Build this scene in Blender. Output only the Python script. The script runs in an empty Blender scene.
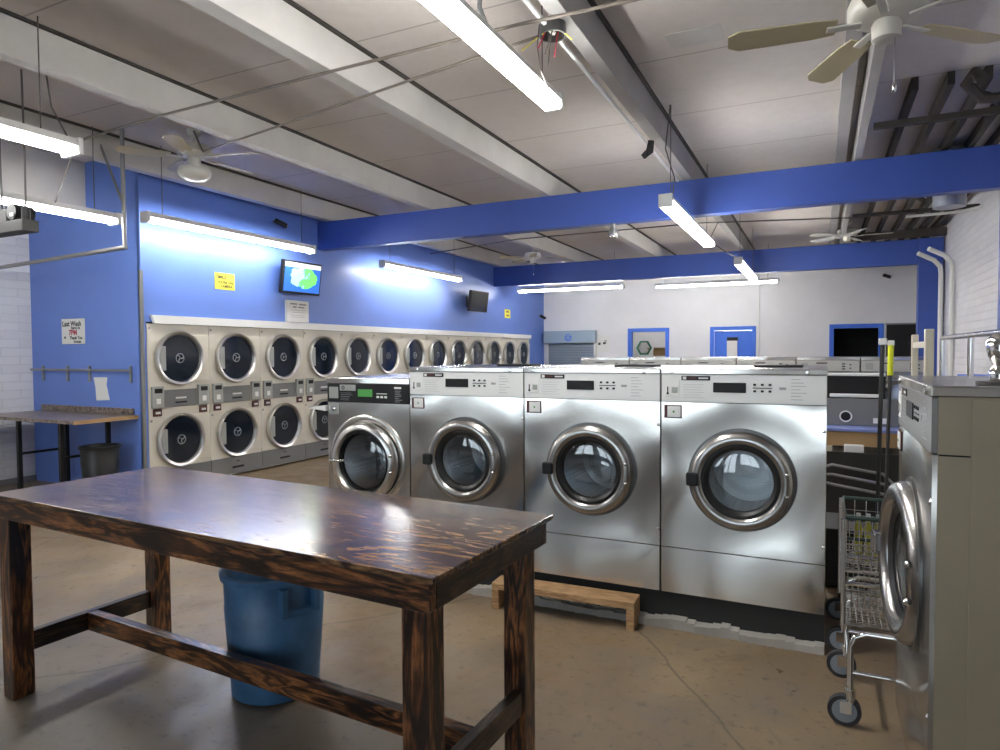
import bpy, bmesh, math, random
from mathutils import Vector, Matrix
random.seed(7)
scn = bpy.context.scene
COL = scn.collection
PI = math.pi

# ------------------------------------------------------------------ camera
YAW, PITCH, ROLL, FPX, EYE = .4507, -.0343, -.0052, 663.13, 1.52
f = Vector((-math.sin(YAW), math.cos(YAW), 0)); r = Vector((math.cos(YAW), math.sin(YAW), 0)); u = Vector((0, 0, 1))
c, s = math.cos(PITCH), math.sin(PITCH); f, u = f*c+u*s, u*c-f*s
c, s = math.cos(ROLL), math.sin(ROLL); r, u = r*c+u*s, u*c-r*s
cam_d = bpy.data.cameras.new('camera'); cam = bpy.data.objects.new('camera', cam_d); COL.objects.link(cam)
cam.matrix_world = Matrix(((r.x, u.x, -f.x, 0), (r.y, u.y, -f.y, 0), (r.z, u.z, -f.z, EYE), (0, 0, 0, 1)))
cam_d.sensor_width = 36; cam_d.lens = FPX/1000*36; cam_d.clip_start = .05; cam_d.clip_end = 200
scn.camera = cam

# ------------------------------------------------------------------ world, exposure, daylight
TUBE_L = 47.0
w = bpy.data.worlds.new('world'); scn.world = w; w.use_nodes = True
bg = w.node_tree.nodes['Background']; bg.inputs[0].default_value = (.90, .95, 1, 1); bg.inputs[1].default_value = 4.2
scn.view_settings.view_transform = 'Standard'; scn.view_settings.look = 'None'
scn.view_settings.gamma = 1; scn.view_settings.use_curve_mapping = False
scn.view_settings.exposure = 0.9
scn.cycles.use_denoising = True
scn.cycles.max_bounces = 8; scn.cycles.diffuse_bounces = 4; scn.cycles.glossy_bounces = 4; scn.cycles.transparent_max_bounces = 8
scn.cycles.sample_clamp_indirect = 6; scn.cycles.caustics_reflective = False; scn.cycles.caustics_refractive = False
FRONT_Y = -3.2
WINS = [(-7.4, -5.2, .7, 2.7), (-4.9, -2.9, .7, 2.7), (-2.4, -1.3, .05, 2.7), (-1.1, .5, .7, 2.7)]     # shop-front openings behind the camera
for i, (x0, x1, z0, z1) in enumerate(WINS):      # sky light through each opening (portals: guide the sky, add none)
    ld = bpy.data.lights.new('window_daylight', 'AREA'); ld.shape = 'RECTANGLE'; ld.size = x1-x0; ld.size_y = z1-z0
    ld.cycles.is_portal = True
    lo = bpy.data.objects.new('window_daylight', ld); COL.objects.link(lo)
    lo.location = ((x0+x1)/2, FRONT_Y-.2, (z0+z1)/2); lo.rotation_euler = (PI/2, 0, 0)

# ------------------------------------------------------------------ materials
def nodes(m): return m.node_tree.nodes, m.node_tree.links
def mat(name, col, rough=.5, metal=0, coat=0, spec=.5, emit=None, es=0):
    m = bpy.data.materials.new(name); m.use_nodes = True
    b = m.node_tree.nodes['Principled BSDF']
    b.inputs['Base Color'].default_value = (*col, 1); b.inputs['Roughness'].default_value = rough
    b.inputs['Metallic'].default_value = metal; b.inputs['Coat Weight'].default_value = coat
    b.inputs['Specular IOR Level'].default_value = spec
    if emit: b.inputs['Emission Color'].default_value = (*emit, 1); b.inputs['Emission Strength'].default_value = es
    return m
def coords(m, scale=(1, 1, 1), kind='Object', rot=(0, 0, 0)):
    n, l = nodes(m); t = n.new('ShaderNodeTexCoord'); mp = n.new('ShaderNodeMapping')
    mp.inputs['Scale'].default_value = scale; mp.inputs['Rotation'].default_value = rot
    l.new(t.outputs[kind], mp.inputs[0]); return mp.outputs[0]
def noise(m, vec, scale, detail=4, rough=.5, dist=0):
    n, l = nodes(m); t = n.new('ShaderNodeTexNoise'); t.inputs['Scale'].default_value = scale
    t.inputs['Detail'].default_value = detail; t.inputs['Roughness'].default_value = rough; t.inputs['Distortion'].default_value = dist
    l.new(vec, t.inputs['Vector']); return t.outputs['Fac']
def ramp(m, fac, stops):
    n, l = nodes(m); t = n.new('ShaderNodeValToRGB'); l.new(fac, t.inputs[0])
    while len(t.color_ramp.elements) < len(stops): t.color_ramp.elements.new(.5)
    for e, (p, c) in zip(t.color_ramp.elements, stops):
        e.position = p; e.color = (*c, 1) if hasattr(c, '__len__') else (c, c, c, 1)
    return t.outputs[0]
def mix(m, fac, a, b, mode='MIX'):
    n, l = nodes(m); t = n.new('ShaderNodeMix'); t.data_type = 'RGBA'; t.blend_type = mode
    if hasattr(fac, 'is_linked'): l.new(fac, t.inputs[0])
    else: t.inputs[0].default_value = fac
    for q, v in ((6, a), (7, b)):
        if hasattr(v, 'is_linked'): l.new(v, t.inputs[q])
        else: t.inputs[q].default_value = (*v, 1)
    return t.outputs[2]
def setin(m, name, out): m.node_tree.links.new(out, m.node_tree.nodes['Principled BSDF'].inputs[name])
def bump(m, h, strength=.2, dist=.01):
    n, l = nodes(m); t = n.new('ShaderNodeBump'); t.inputs['Strength'].default_value = strength; t.inputs['Distance'].default_value = dist
    l.new(h, t.inputs['Height']); setin(m, 'Normal', t.outputs[0])

def painted(name, col, var=.12, rough=.45, bm_=.08):
    m = mat(name, col, rough)
    v = coords(m); nz = noise(m, v, 1.3, 5, .6)
    setin(m, 'Base Color', mix(m, ramp(m, nz, [(.35, 0), (.7, 1)]), tuple(c*(1-var) for c in col), tuple(min(1, c*(1+var*.5)) for c in col)))
    bump(m, noise(m, v, 60, 3), bm_, .004)
    return m
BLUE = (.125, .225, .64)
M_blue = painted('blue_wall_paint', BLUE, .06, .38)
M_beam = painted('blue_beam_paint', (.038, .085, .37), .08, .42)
M_bluedoor = mat('blue_door_paint', (.05, .17, .72), .4)
M_white = painted('white_wall_paint', (.82, .82, .84), .05, .6)
M_joist = painted('joist_paint', (.60, .585, .56), .12, .6)
M_joist2 = painted('grey_joist_paint', (.42, .41, .40), .15, .6)

def ceiling_mat():
    m = mat('ceiling_panels', (.5, .47, .44), .85)
    v = coords(m); n, l = nodes(m)
    big = noise(m, v, .45, 5, .6); fine = noise(m, v, 9, 5, .7)
    base = mix(m, ramp(m, big, [(.3, 0), (.7, 1)]), (.58, .53, .49), (.72, .685, .655))
    base = mix(m, ramp(m, fine, [(.3, 0), (.75, .35)]), base, (.52, .48, .45))
    sx = n.new('ShaderNodeSeparateXYZ'); l.new(v, sx.inputs[0])
    def M(op, a, b=None):
        t = n.new('ShaderNodeMath'); t.operation = op
        for i, q in enumerate((a, b)):
            if q is None: continue
            if hasattr(q, 'is_linked'): l.new(q, t.inputs[i])
            else: t.inputs[i].default_value = q
        return t.outputs[0]
    fy = M('FRACT', M('DIVIDE', M('ADD', sx.outputs[1], .5), 1.22))
    seam = M('LESS_THAN', M('ABSOLUTE', M('SUBTRACT', fy, .5)), .006)
    st = M('MULTIPLY', seam, .55)
    base = mix(m, st, base, (.2, .18, .17))
    setin(m, 'Base Color', base); bump(m, fine, .15, .006)
    return m
M_ceil = ceiling_mat()

def brick_mat():
    m = mat('white_painted_block', (.74, .74, .76), .6)
    n, l = nodes(m); t = n.new('ShaderNodeTexCoord'); sp = n.new('ShaderNodeSeparateXYZ'); cb = n.new('ShaderNodeCombineXYZ')
    l.new(t.outputs['Object'], sp.inputs[0]); l.new(sp.outputs[1], cb.inputs[0]); l.new(sp.outputs[2], cb.inputs[1])
    b = n.new('ShaderNodeTexBrick'); l.new(cb.outputs[0], b.inputs['Vector'])
    b.inputs['Scale'].default_value = 1; b.inputs['Brick Width'].default_value = .4; b.inputs['Row Height'].default_value = .1
    b.inputs['Mortar Size'].default_value = .007; b.inputs['Mortar Smooth'].default_value = .6; b.inputs['Bias'].default_value = 0
    b.inputs['Color1'].default_value = (.76, .76, .78, 1); b.inputs['Color2'].default_value = (.70, .70, .73, 1); b.inputs['Mortar'].default_value = (.66, .66, .68, 1)
    setin(m, 'Base Color', b.outputs['Color'])
    inv = n.new('ShaderNodeMath'); inv.operation = 'SUBTRACT'; inv.inputs[0].default_value = 1; l.new(b.outputs['Fac'], inv.inputs[1])
    bump(m, inv.outputs[0], .5, .012)
    return m
M_brick = brick_mat()

def floor_mat():
    m = mat('stained_concrete', (.35, .27, .19), .35)
    n, l = nodes(m); v = coords(m)
    a = noise(m, v, .55, 6, .62, .4); b = noise(m, v, 2.6, 8, .68, .2); cc = noise(m, v, 17, 5, .7)
    base = mix(m, ramp(m, a, [(.32, 0), (.66, 1)]), (.125, .074, .036), (.31, .235, .148))
    base = mix(m, ramp(m, b, [(.36, .7), (.56, 0)]), base, (.165, .13, .095))
    # greyish bare area around the work table: worn sealer
    sp = n.new('ShaderNodeSeparateXYZ'); l.new(v, sp.inputs[0])
    ad = n.new('ShaderNodeMath'); ad.operation = 'MULTIPLY_ADD'; l.new(b, ad.inputs[0]); ad.inputs[1].default_value = 1.6; l.new(sp.outputs[1], ad.inputs[2])
    g = ramp(m, ad.outputs[0], [(0, .75), (1, 0)]); rr = n.new('ShaderNodeMapRange'); l.new(ad.outputs[0], rr.inputs[0])
    rr.inputs[1].default_value = 1.9; rr.inputs[2].default_value = 3.9; rr.inputs[3].default_value = .85; rr.inputs[4].default_value = 0
    base = mix(m, rr.outputs[0], base, (.135, .123, .112))
    base = mix(m, ramp(m, cc, [(.28, .8), (.44, 0)]), base, (.075, .055, .04))
    st_ = noise(m, v, 1.1, 7, .75, .8)
    base = mix(m, ramp(m, st_, [(.30, .75), (.44, 0)]), base, (.09, .062, .038))
    # cracks
    vv = n.new('ShaderNodeMix'); vv.data_type = 'VECTOR'; vv.inputs[0].default_value = .12
    t2 = n.new('ShaderNodeTexNoise'); t2.inputs['Scale'].default_value = 2.5; t2.inputs['Detail'].default_value = 6; l.new(v, t2.inputs['Vector'])
    l.new(v, vv.inputs[4]); l.new(t2.outputs['Color'], vv.inputs[5])
    vo = n.new('ShaderNodeTexVoronoi'); vo.feature = 'DISTANCE_TO_EDGE'; vo.inputs['Scale'].default_value = .42; l.new(vv.outputs[1], vo.inputs['Vector'])
    cr = ramp(m, vo.outputs['Distance'], [(0, .75), (.004, 0)])
    base = mix(m, cr, base, (.07, .055, .045))
    setin(m, 'Base Color', base)
    setin(m, 'Roughness', ramp(m, b, [(.3, .26), (.7, .52)]))
    bump(m, cc, .12, .004)
    return m
M_floor = floor_mat()

def steel(name, col=(.68, .66, .625), rough=.22, wav=.60, wscale=1.9, brush=None):
    m = mat(name, col, rough, 1)
    v = coords(m); big = noise(m, v, wscale, 1, .4); sm = noise(m, v, 1.3, 2, .5)
    n, l = nodes(m)
    setin(m, 'Roughness', ramp(m, sm, [(.3, rough-.05), (.7, rough+.07)]))
    tx = n.new('ShaderNodeTexNoise'); tx.inputs['Scale'].default_value = wscale; tx.inputs['Detail'].default_value = .6; tx.inputs['Distortion'].default_value = .6; l.new(v, tx.inputs['Vector'])
    va = n.new('ShaderNodeVectorMath'); va.operation = 'MULTIPLY_ADD'; l.new(tx.outputs['Color'], va.inputs[0]); va.inputs[1].default_value = (wav,)*3; va.inputs[2].default_value = (-wav*.5,)*3
    ge = n.new('ShaderNodeNewGeometry'); vb = n.new('ShaderNodeVectorMath'); vb.operation = 'ADD'; l.new(ge.outputs['Normal'], vb.inputs[0]); l.new(va.outputs[0], vb.inputs[1])
    vn = n.new('ShaderNodeVectorMath'); vn.operation = 'NORMALIZE'; l.new(vb.outputs[0], vn.inputs[0]); setin(m, 'Normal', vn.outputs[0])
    return m
M_steel = steel('brushed_stainless')
M_steel_dull = painted('tan_enamelled_side', (.40, .335, .235), .10, .45, .05); M_steel_dull.node_tree.nodes['Principled BSDF'].inputs['Metallic'].default_value = .15
M_ring = mat('polished_door_ring', (.42, .41, .40), .26, 1)
M_chrome = mat('chrome', (.78, .78, .78), .12, 1)
M_darkring = mat('dark_ring', (.10, .10, .10), .35, .6)
M_plate = mat('control_plate', (.82, .82, .80), .35, .05)
M_gasket = mat('rubber_gasket', (.012, .012, .013), .35)
M_black = mat('black_plastic', (.010, .010, .011), .5, spec=.3)
M_blackmatte = painted('black_paint', (.014, .014, .014), .3, .65)
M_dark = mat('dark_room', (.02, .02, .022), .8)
M_print = mat('fine_print', (.38, .38, .38), .6)
M_maroon = mat('maroon_frame', (.075, .022, .02), .5)
M_green = mat('lcd_green', (.07, .28, .06), .4, emit=(.1, .5, .1), es=.06)
M_greendot = mat('green_dot', (.03, .25, .05), .4)
M_beige = painted('beige_enamel', (.74, .70, .60), .03, .35, .02)
M_greyplate = mat('grey_metal_plate', (.20, .205, .205), .42, .25)
M_greyctl = mat('grey_controller', (.36, .37, .35), .45, .2)
M_dryglass = mat('tinted_dryer_glass', (.009, .015, .026), .10, 0, spec=.6)
M_logo = mat('emblem_grey', (.22, .24, .26), .5)
M_trimwhite = mat('white_board', (.84, .84, .82), .45)
M_cream = mat('cream_paint', (.62, .58, .47), .4)
M_tube = mat('lit_tube', (1, 1, 1), .4, emit=(1, .985, .955), es=TUBE_L)
M_housing = mat('fixture_housing', (.78, .78, .76), .4)
M_paper = mat('paper', (.80, .80, .78), .7)
M_ink = mat('ink', (.03, .03, .03), .6)
M_red = mat('red_ink', (.45, .02, .05), .6)
M_greyink = mat('grey_ink', (.32, .32, .34), .6)
M_yellow = mat('yellow_card', (.85, .78, .08), .5)
M_yellowp = mat('yellow_plastic', (.75, .80, .02), .4)
M_fanwhite = mat('fan_enamel', (.66, .64, .58), .35)
M_blade = mat('fan_blade', (.50, .44, .29), .5)
M_bladew = mat('white_fan_blade', (.66, .66, .62), .5)
M_globe = mat('frosted_globe', (.72, .70, .64), .3)
M_dgrey = mat('dark_grey_metal', (.045, .045, .045), .6, .2)
M_grey = mat('grey_metal', (.30, .30, .30), .45, .7)
M_wire = mat('cable', (.10, .09, .085), .6); M_conduit = mat('old_conduit', (.17, .145, .12), .6)
M_darksteel = painted('dark_rusty_steel', (.045, .038, .032), .4, .7)
M_tan = painted('tan_wood', (.42, .27, .13), .2, .6)
M_counterblue = mat('blue_laminate', (.20, .25, .55), .3)
M_wheel = mat('grey_wheel', (.26, .30, .34), .5)
M_tyre = mat('black_tyre', (.03, .03, .035), .6)
M_cartcoat = mat('dark_green_cart_trim', (.03, .055, .05), .4)
M_curb = painted('crumbling_concrete', (.50, .48, .44), .35, .9, .5)
M_duct = mat('galvanised_duct', (.36, .38, .42), .4, .5)
M_bluecloth = mat('light_blue_cloth', (.42, .50, .70), .8)
M_shutter = mat('grey_blue_shutter', (.30, .36, .43), .45, .3)
M_shutterhood = mat('shutter_hood', (.36, .46, .55), .4, .2)
M_mop = mat('mop_strands', (.35, .33, .3), .9)
M_cardboard = mat('cardboard', (.38, .25, .12), .8)
M_greenframe = mat('green_frame', (.02, .18, .10), .4)
M_mirror = mat('mirror', (.8, .8, .8), .05, 1)
M_navy = mat('navy_cloth', (.03, .04, .09), .9)

def glass_mat(name, tint=(.8, .84, .86), trans=.75):
    m = bpy.data.materials.new(name); m.use_nodes = True; n, l = nodes(m); n.clear()
    o = n.new('ShaderNodeOutputMaterial'); mx = n.new('ShaderNodeMixShader'); tr = n.new('ShaderNodeBsdfTransparent'); gl = n.new('ShaderNodeBsdfGlossy')
    tr.inputs[0].default_value = (*[t*trans for t in tint], 1); gl.inputs['Roughness'].default_value = .03; gl.inputs[0].default_value = (1, 1, 1, 1)
    fr = n.new('ShaderNodeFresnel'); fr.inputs[0].default_value = 2.1
    l.new(fr.outputs[0], mx.inputs[0]); l.new(tr.outputs[0], mx.inputs[1]); l.new(gl.outputs[0], mx.inputs[2]); l.new(mx.outputs[0], o.inputs[0])
    return m
M_glass = glass_mat('door_glass', trans=.85)
M_window = glass_mat('window_glass', trans=.98)

def drum_mat():
    m = mat('perforated_drum', (.42, .44, .46), .3, 1); n, l = nodes(m); v = coords(m)
    vo = n.new('ShaderNodeTexVoronoi'); vo.inputs['Scale'].default_value = 105; vo.inputs['Randomness'].default_value = .15; l.new(v, vo.inputs['Vector'])
    setin(m, 'Base Color', ramp(m, vo.outputs['Distance'], [(.22, (.10, .10, .11)), (.36, (.62, .64, .66))]))
    return m
M_drum = drum_mat()

def wood(name, dark, mid, light, scale=(1, 9, 9), ns=2.2, rough=.3, coat=.3, bias=0., rings=34):
    m = mat(name, mid, rough, 0, coat); n, l = nodes(m); v = coords(m, scale)
    g = noise(m, v, ns, 3, .5, .6); g2 = noise(m, coords(m, tuple(q*3 for q in scale)), 5, 5, .7); g3 = noise(m, coords(m, (1, 1, 1)), 3.5, 3, .6)
    sn = n.new('ShaderNodeMath'); sn.operation = 'MULTIPLY'; l.new(g, sn.inputs[0]); sn.inputs[1].default_value = rings
    si = n.new('ShaderNodeMath'); si.operation = 'SINE'; l.new(sn.outputs[0], si.inputs[0])
    ma = n.new('ShaderNodeMath'); ma.operation = 'MULTIPLY_ADD'; l.new(si.outputs[0], ma.inputs[0]); ma.inputs[1].default_value = .32; ma.inputs[2].default_value = .5
    mb = n.new('ShaderNodeMath'); mb.operation = 'ADD'; l.new(ma.outputs[0], mb.inputs[0])
    mc = n.new('ShaderNodeMath'); mc.operation = 'MULTIPLY_ADD'; l.new(g3, mc.inputs[0]); mc.inputs[1].default_value = 1.4; mc.inputs[2].default_value = -.7+bias; l.new(mc.outputs[0], mb.inputs[1])
    base = ramp(m, mb.outputs[0], [(.18, dark), (.52, mid), (.92, light)])
    base = mix(m, ramp(m, g2, [(.38, .7), (.58, 0)]), base, dark)
    setin(m, 'Base Color', base); m.node_tree.nodes['Principled BSDF'].inputs['Coat Roughness'].default_value = .14
    bump(m, g2, .08, .002)
    return m
WD = ((.014, .007, .005), (.10, .037, .015), (.36, .14, .045))
M_woodtop = wood('stained_plywood_top', (.024, .014, .012), (.080, .042, .028), (.25, .14, .062), (.8, 4.2, 4.2), 1.3, .20, .15, .10, 60)
M_woodx = wood('stained_board_lengthwise', *WD, (1.3, 9, 9), 2.0)
M_woody_shade = wood('shaded_board_crosswise', (.008, .005, .004), (.030, .015, .009), (.09, .045, .02), (9, 1.3, 9), 2.0)  # shade on the table's crosswise boards is put into this darker colour
M_woodz = wood('stained_post', *WD, (9, 9, 1.2), 2.0)
M_pine = wood('raw_pine', (.30, .17, .08), (.44, .27, .13), (.55, .37, .19), (1.2, 10, 10), 2.5, .6, 0)
def granite():
    m = mat('granite_laminate', (.2, .17, .15), .3); v = coords(m)
    n, l = nodes(m); vo = n.new('ShaderNodeTexVoronoi'); vo.inputs['Scale'].default_value = 55; l.new(v, vo.inputs['Vector'])
    a = noise(m, v, 40, 4, .7)
    setin(m, 'Base Color', mix(m, ramp(m, a, [(.4, 0), (.6, 1)]), (.045, .035, .032), (.28, .22, .18)))
    return m
M_granite = granite()
def bin_mat(name, col):
    m = mat(name, col, .42); v = coords(m); g = noise(m, v, 6, 6, .7)
    setin(m, 'Base Color', mix(m, ramp(m, g, [(.35, 0), (.7, 1)]), tuple(q*.7 for q in col), tuple(q*1.15 for q in col))); return m
M_binblue = bin_mat('blue_plastic', (.045, .135, .27)); M_binblack = bin_mat('black_bin_plastic', (.010, .010, .011))

# ------------------------------------------------------------------ mesh builder
def basis(ax):
    ax = Vector(ax).normalized(); h = Vector((0, 0, 1)) if abs(ax.z) < .9 else Vector((1, 0, 0))
    e1 = ax.cross(h).normalized(); return ax, e1, ax.cross(e1).normalized()
class B:
    def __init__(s): s.bm = bmesh.new()
    def box(s, x0, x1, y0, y1, z0, z1, bev=0, seg=2, mtx=None):
        M = Matrix.Translation(((x0+x1)/2, (y0+y1)/2, (z0+z1)/2)) @ Matrix.Diagonal((abs(x1-x0), abs(y1-y0), abs(z1-z0), 1))
        if mtx: M = mtx @ M
        vs = bmesh.ops.create_cube(s.bm, size=1, matrix=M)['verts']
        if bev:
            es = list({e for v in vs for e in v.link_edges})
            bmesh.ops.bevel(s.bm, geom=es, offset=bev, segments=seg, profile=.5, affect='EDGES')
        return s
    def cyl(s, p0, p1, r0, r1=None, n=16):
        r1 = r0 if r1 is None else r1; p0 = Vector(p0); p1 = Vector(p1); ax, e1, e2 = basis(p1-p0)
        rings = []
        for p, rr in ((p0, r0), (p1, r1)): rings.append([s.bm.verts.new(p+rr*(math.cos(2*PI*i/n)*e1+math.sin(2*PI*i/n)*e2)) for i in range(n)])
        for i in range(n): s.bm.faces.new((rings[0][i], rings[0][(i+1) % n], rings[1][(i+1) % n], rings[1][i])).smooth = True
        s.bm.faces.new(rings[0][::-1]); s.bm.faces.new(rings[1]); return s
    def tube(s, pts, rad, n=8, close=False):
        pts = [Vector(p) for p in pts]; rings = []; m = len(pts); prev = None
        for i, p in enumerate(pts):
            a = pts[(i-1) % m] if (close or i > 0) else p; b = pts[(i+1) % m] if (close or i < m-1) else p
            d = (b-a).normalized()
            if prev is None: _, e1, e2 = basis(d)
            else:
                e1 = (prev - d*prev.dot(d)).normalized(); e2 = d.cross(e1).normalized()
            prev = e1
            rings.append([s.bm.verts.new(p+rad*(math.cos(2*PI*k/n)*e1+math.sin(2*PI*k/n)*e2)) for k in range(n)])
        for i in range(m if close else m-1):
            A, C = rings[i], rings[(i+1) % m]
            for k in range(n): s.bm.faces.new((A[k], A[(k+1) % n], C[(k+1) % n], C[k])).smooth = True
        if not close: s.bm.faces.new(rings[0][::-1]); s.bm.faces.new(rings[-1])
        return s
    def lathe(s, prof, cen, axis=(0, 0, 1), n=32, loop=False):
        cen = Vector(cen); ax, e1, e2 = basis(axis); rings = []
        for (rr, h) in prof:
            if rr < 1e-5: rings.append([s.bm.verts.new(cen+ax*h)])
            else: rings.append([s.bm.verts.new(cen+ax*h+rr*(math.cos(2*PI*i/n)*e1+math.sin(2*PI*i/n)*e2)) for i in range(n)])
        m = len(rings)
        for i in range(m if loop else m-1):
            A, C = rings[i], rings[(i+1) % m]
            for k in range(n):
                q = (k+1) % n
                if len(A) == 1 and len(C) == 1: continue
                if len(A) == 1: s.bm.faces.new((A[0], C[q], C[k])).smooth = True
                elif len(C) == 1: s.bm.faces.new((A[k], A[q], C[0])).smooth = True
                else: s.bm.faces.new((A[k], A[q], C[q], C[k])).smooth = True
        return s
    def prism(s, pts, ext):      # pts: 3-D outline, ext: extrusion vector
        a = [s.bm.verts.new(p) for p in pts]; b = [s.bm.verts.new(Vector(p)+Vector(ext)) for p in pts]; n = len(a)
        s.bm.faces.new(a); s.bm.faces.new(b[::-1])
        for i in range(n): s.bm.faces.new((a[i], b[i], b[(i+1) % n], a[(i+1) % n]))
        return s
    def hole_plate(s, x0, x1, z0, z1, cx, cz, rad, y0, y1, n=48):
        angs = sorted({round(2*PI*i/n, 6) for i in range(n)} | {round(math.atan2(z-cz, x-cx) % (2*PI), 6) for x in (x0, x1) for z in (z0, z1)})
        lay = []
        for y in (y0, y1):
            L = []
            for a in angs:
                ca, sa = math.cos(a), math.sin(a)
                t = min(((x1-cx)/ca if ca > 1e-9 else (x0-cx)/ca if ca < -1e-9 else 1e9), ((z1-cz)/sa if sa > 1e-9 else (z0-cz)/sa if sa < -1e-9 else 1e9))
                L.append((s.bm.verts.new((cx+rad*ca, y, cz+rad*sa)), s.bm.verts.new((cx+t*ca, y, cz+t*sa))))
            lay.append(L)
        N = len(angs)
        for i in range(N):
            j = (i+1) % N; F, K = lay
            s.bm.faces.new((F[i][0], F[j][0], F[j][1], F[i][1])); s.bm.faces.new((K[i][0], K[i][1], K[j][1], K[j][0]))
            s.bm.faces.new((F[i][0], K[i][0], K[j][0], F[j][0])); s.bm.faces.new((F[i][1], F[j][1], K[j][1], K[i][1]))
        return s
    def done(s, name, m, parent=None, ang=50):
        bmesh.ops.recalc_face_normals(s.bm, faces=s.bm.faces)
        for e in s.bm.edges:
            if len(e.link_faces) == 2 and e.calc_face_angle(0) > math.radians(ang): e.smooth = False
        me = bpy.data.meshes.new(name); s.bm.to_mesh(me); s.bm.free()
        me.materials.append(m); o = bpy.data.objects.new(name, me); COL.objects.link(o)
        if parent: o.parent = parent
        return o
def tag(o, label=None, cat=None, group=None, kind=None):
    if label: o['label'] = label
    if cat: o['category'] = cat
    if group: o['group'] = group
    if kind: o['kind'] = kind
    return o
def thing(name, loc, rz=0, label=None, cat=None, group=None):
    o = bpy.data.objects.new(name, None); o.empty_display_size = .1; COL.objects.link(o); o.location = loc; o.rotation_euler = (0, 0, rz)
    return tag(o, label, cat, group)
def struct(name, b, m, parent=None):
    o = b.done(name, m, parent)
    if not parent: o['kind'] = 'structure'
    return o
def kids(o): return [c for c in COL.objects if c.parent == o]
def copy_tree(o, parent=None):
    c = o.copy(); COL.objects.link(c)
    if parent: c.parent = parent
    for ch in kids(o): copy_tree(ch, c)
    return c
def text(body, size, m, parent, loc, rot, name='lettering', align='CENTER'):
    cu = bpy.data.curves.new('t', 'FONT'); cu.body = body; cu.size = size; cu.align_x = align; cu.align_y = 'CENTER'; cu.extrude = .0006; cu.offset = size*.028
    tmp = bpy.data.objects.new('t', cu); COL.objects.link(tmp)
    dg = bpy.context.evaluated_depsgraph_get(); me = bpy.data.meshes.new_from_object(tmp.evaluated_get(dg))
    COL.objects.unlink(tmp); bpy.data.objects.remove(tmp); bpy.data.curves.remove(cu)
    me.materials.clear(); me.materials.append(m)
    o = bpy.data.objects.new(name, me); COL.objects.link(o); o.parent = parent; o.location = loc; o.rotation_euler = rot; return o

# ------------------------------------------------------------------ room shell
XL, XD, XR, YC, YF, H = -8.55, -6.555, 1.85, 4.74, 16.2, 3.67
YW = 3.666
struct('floor', B().box(XL-.2, XR+.2, FRONT_Y-.2, YF+3, -.1, 0), M_floor)
struct('ceiling', B().box(XL-.2, XR+.2, FRONT_Y-.2, YF+3, H, H+.1), M_ceil)
struct('wall_left', B().box(XL-.15, XL, FRONT_Y, YC, 0, H), M_brick)
struct('wall_right', B().box(XR, XR+.15, FRONT_Y, YF, 0, H), M_brick)
struct('wall_return', B().box(XL-.15, XD-.03, YC, YC+.045, 0, H), M_blue)
b = B().box(XD-.05, XD, YC, 4.788, 0, H).box(XD-.05, XD, 4.788, 15.236, 1.87, H).box(XD-.05, XD, 15.236, YF, 0, H)
struct('wall_dryers', b, M_blue)
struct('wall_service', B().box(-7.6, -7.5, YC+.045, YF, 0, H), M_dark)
# far wall, with door and window openings
D1 = (-4.31, -3.30); D2 = (-2.35, -1.34); D3 = (.16, 1.19); DZ = 2.09
b = B()
for x0, x1 in ((-7.6, D1[0]), (D1[1], D2[0]), (D2[1], D3[0]), (D3[1], XR+.15)): b.box(x0, x1, YF, YF+.12, 0, DZ)
b.box(-7.6, XR+.15, YF, YF+.12, DZ, H)
struct('wall_far', b, M_white)
def frame(name, x0, x1, z1):
    root = thing(name, ((x0+x1)/2, YF, 0)); root['kind'] = 'structure'; h = (x1-x0)/2
    B().box(-h, -h+.09, -.03, .14, 0, z1, .006).box(h-.09, h, -.03, .14, 0, z1, .006).box(-h+.09, h-.09, -.03, .14, z1-.09, z1, .006).done('door_frame', M_bluedoor, root)
    return root
frame('door_1', *D1, DZ); r2 = frame('door_2', *D2, DZ); frame('door_3', *D3, DZ)
B().box(-.41, .41, .05, .09, 0, DZ-.1, .004).done('door_leaf', M_bluedoor, r2)
B().box(-.13, .10, .028, .032, 1.2, 1.76).done('notice_sheet', M_paper, r2)
B().box(-.13, .11, .02, .05, 1.76, 1.84, .004).done('door_closer', M_black, r2)
# rooms beyond
struct('wall_backroom', B().box(-5.2, -2.5, YF+2.7, YF+2.8, 0, H).box(-5.3, -5.2, YF+.12, YF+2.8, 0, H).box(-2.5, -2.4, YF+.12, YF+2.8, 0, H).box(-3.86, -3.85, YF+2.68, YF+2.7, 0, H), M_white)
struct('wall_storeroom', B().box(-.2, 1.8, YF+1.4, YF+1.5, 0, H).box(-.3, -.2, YF+.12, YF+1.5, 0, H).box(1.8, 1.9, YF+.12, YF+1.5, 0, H), M_dark)
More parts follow.
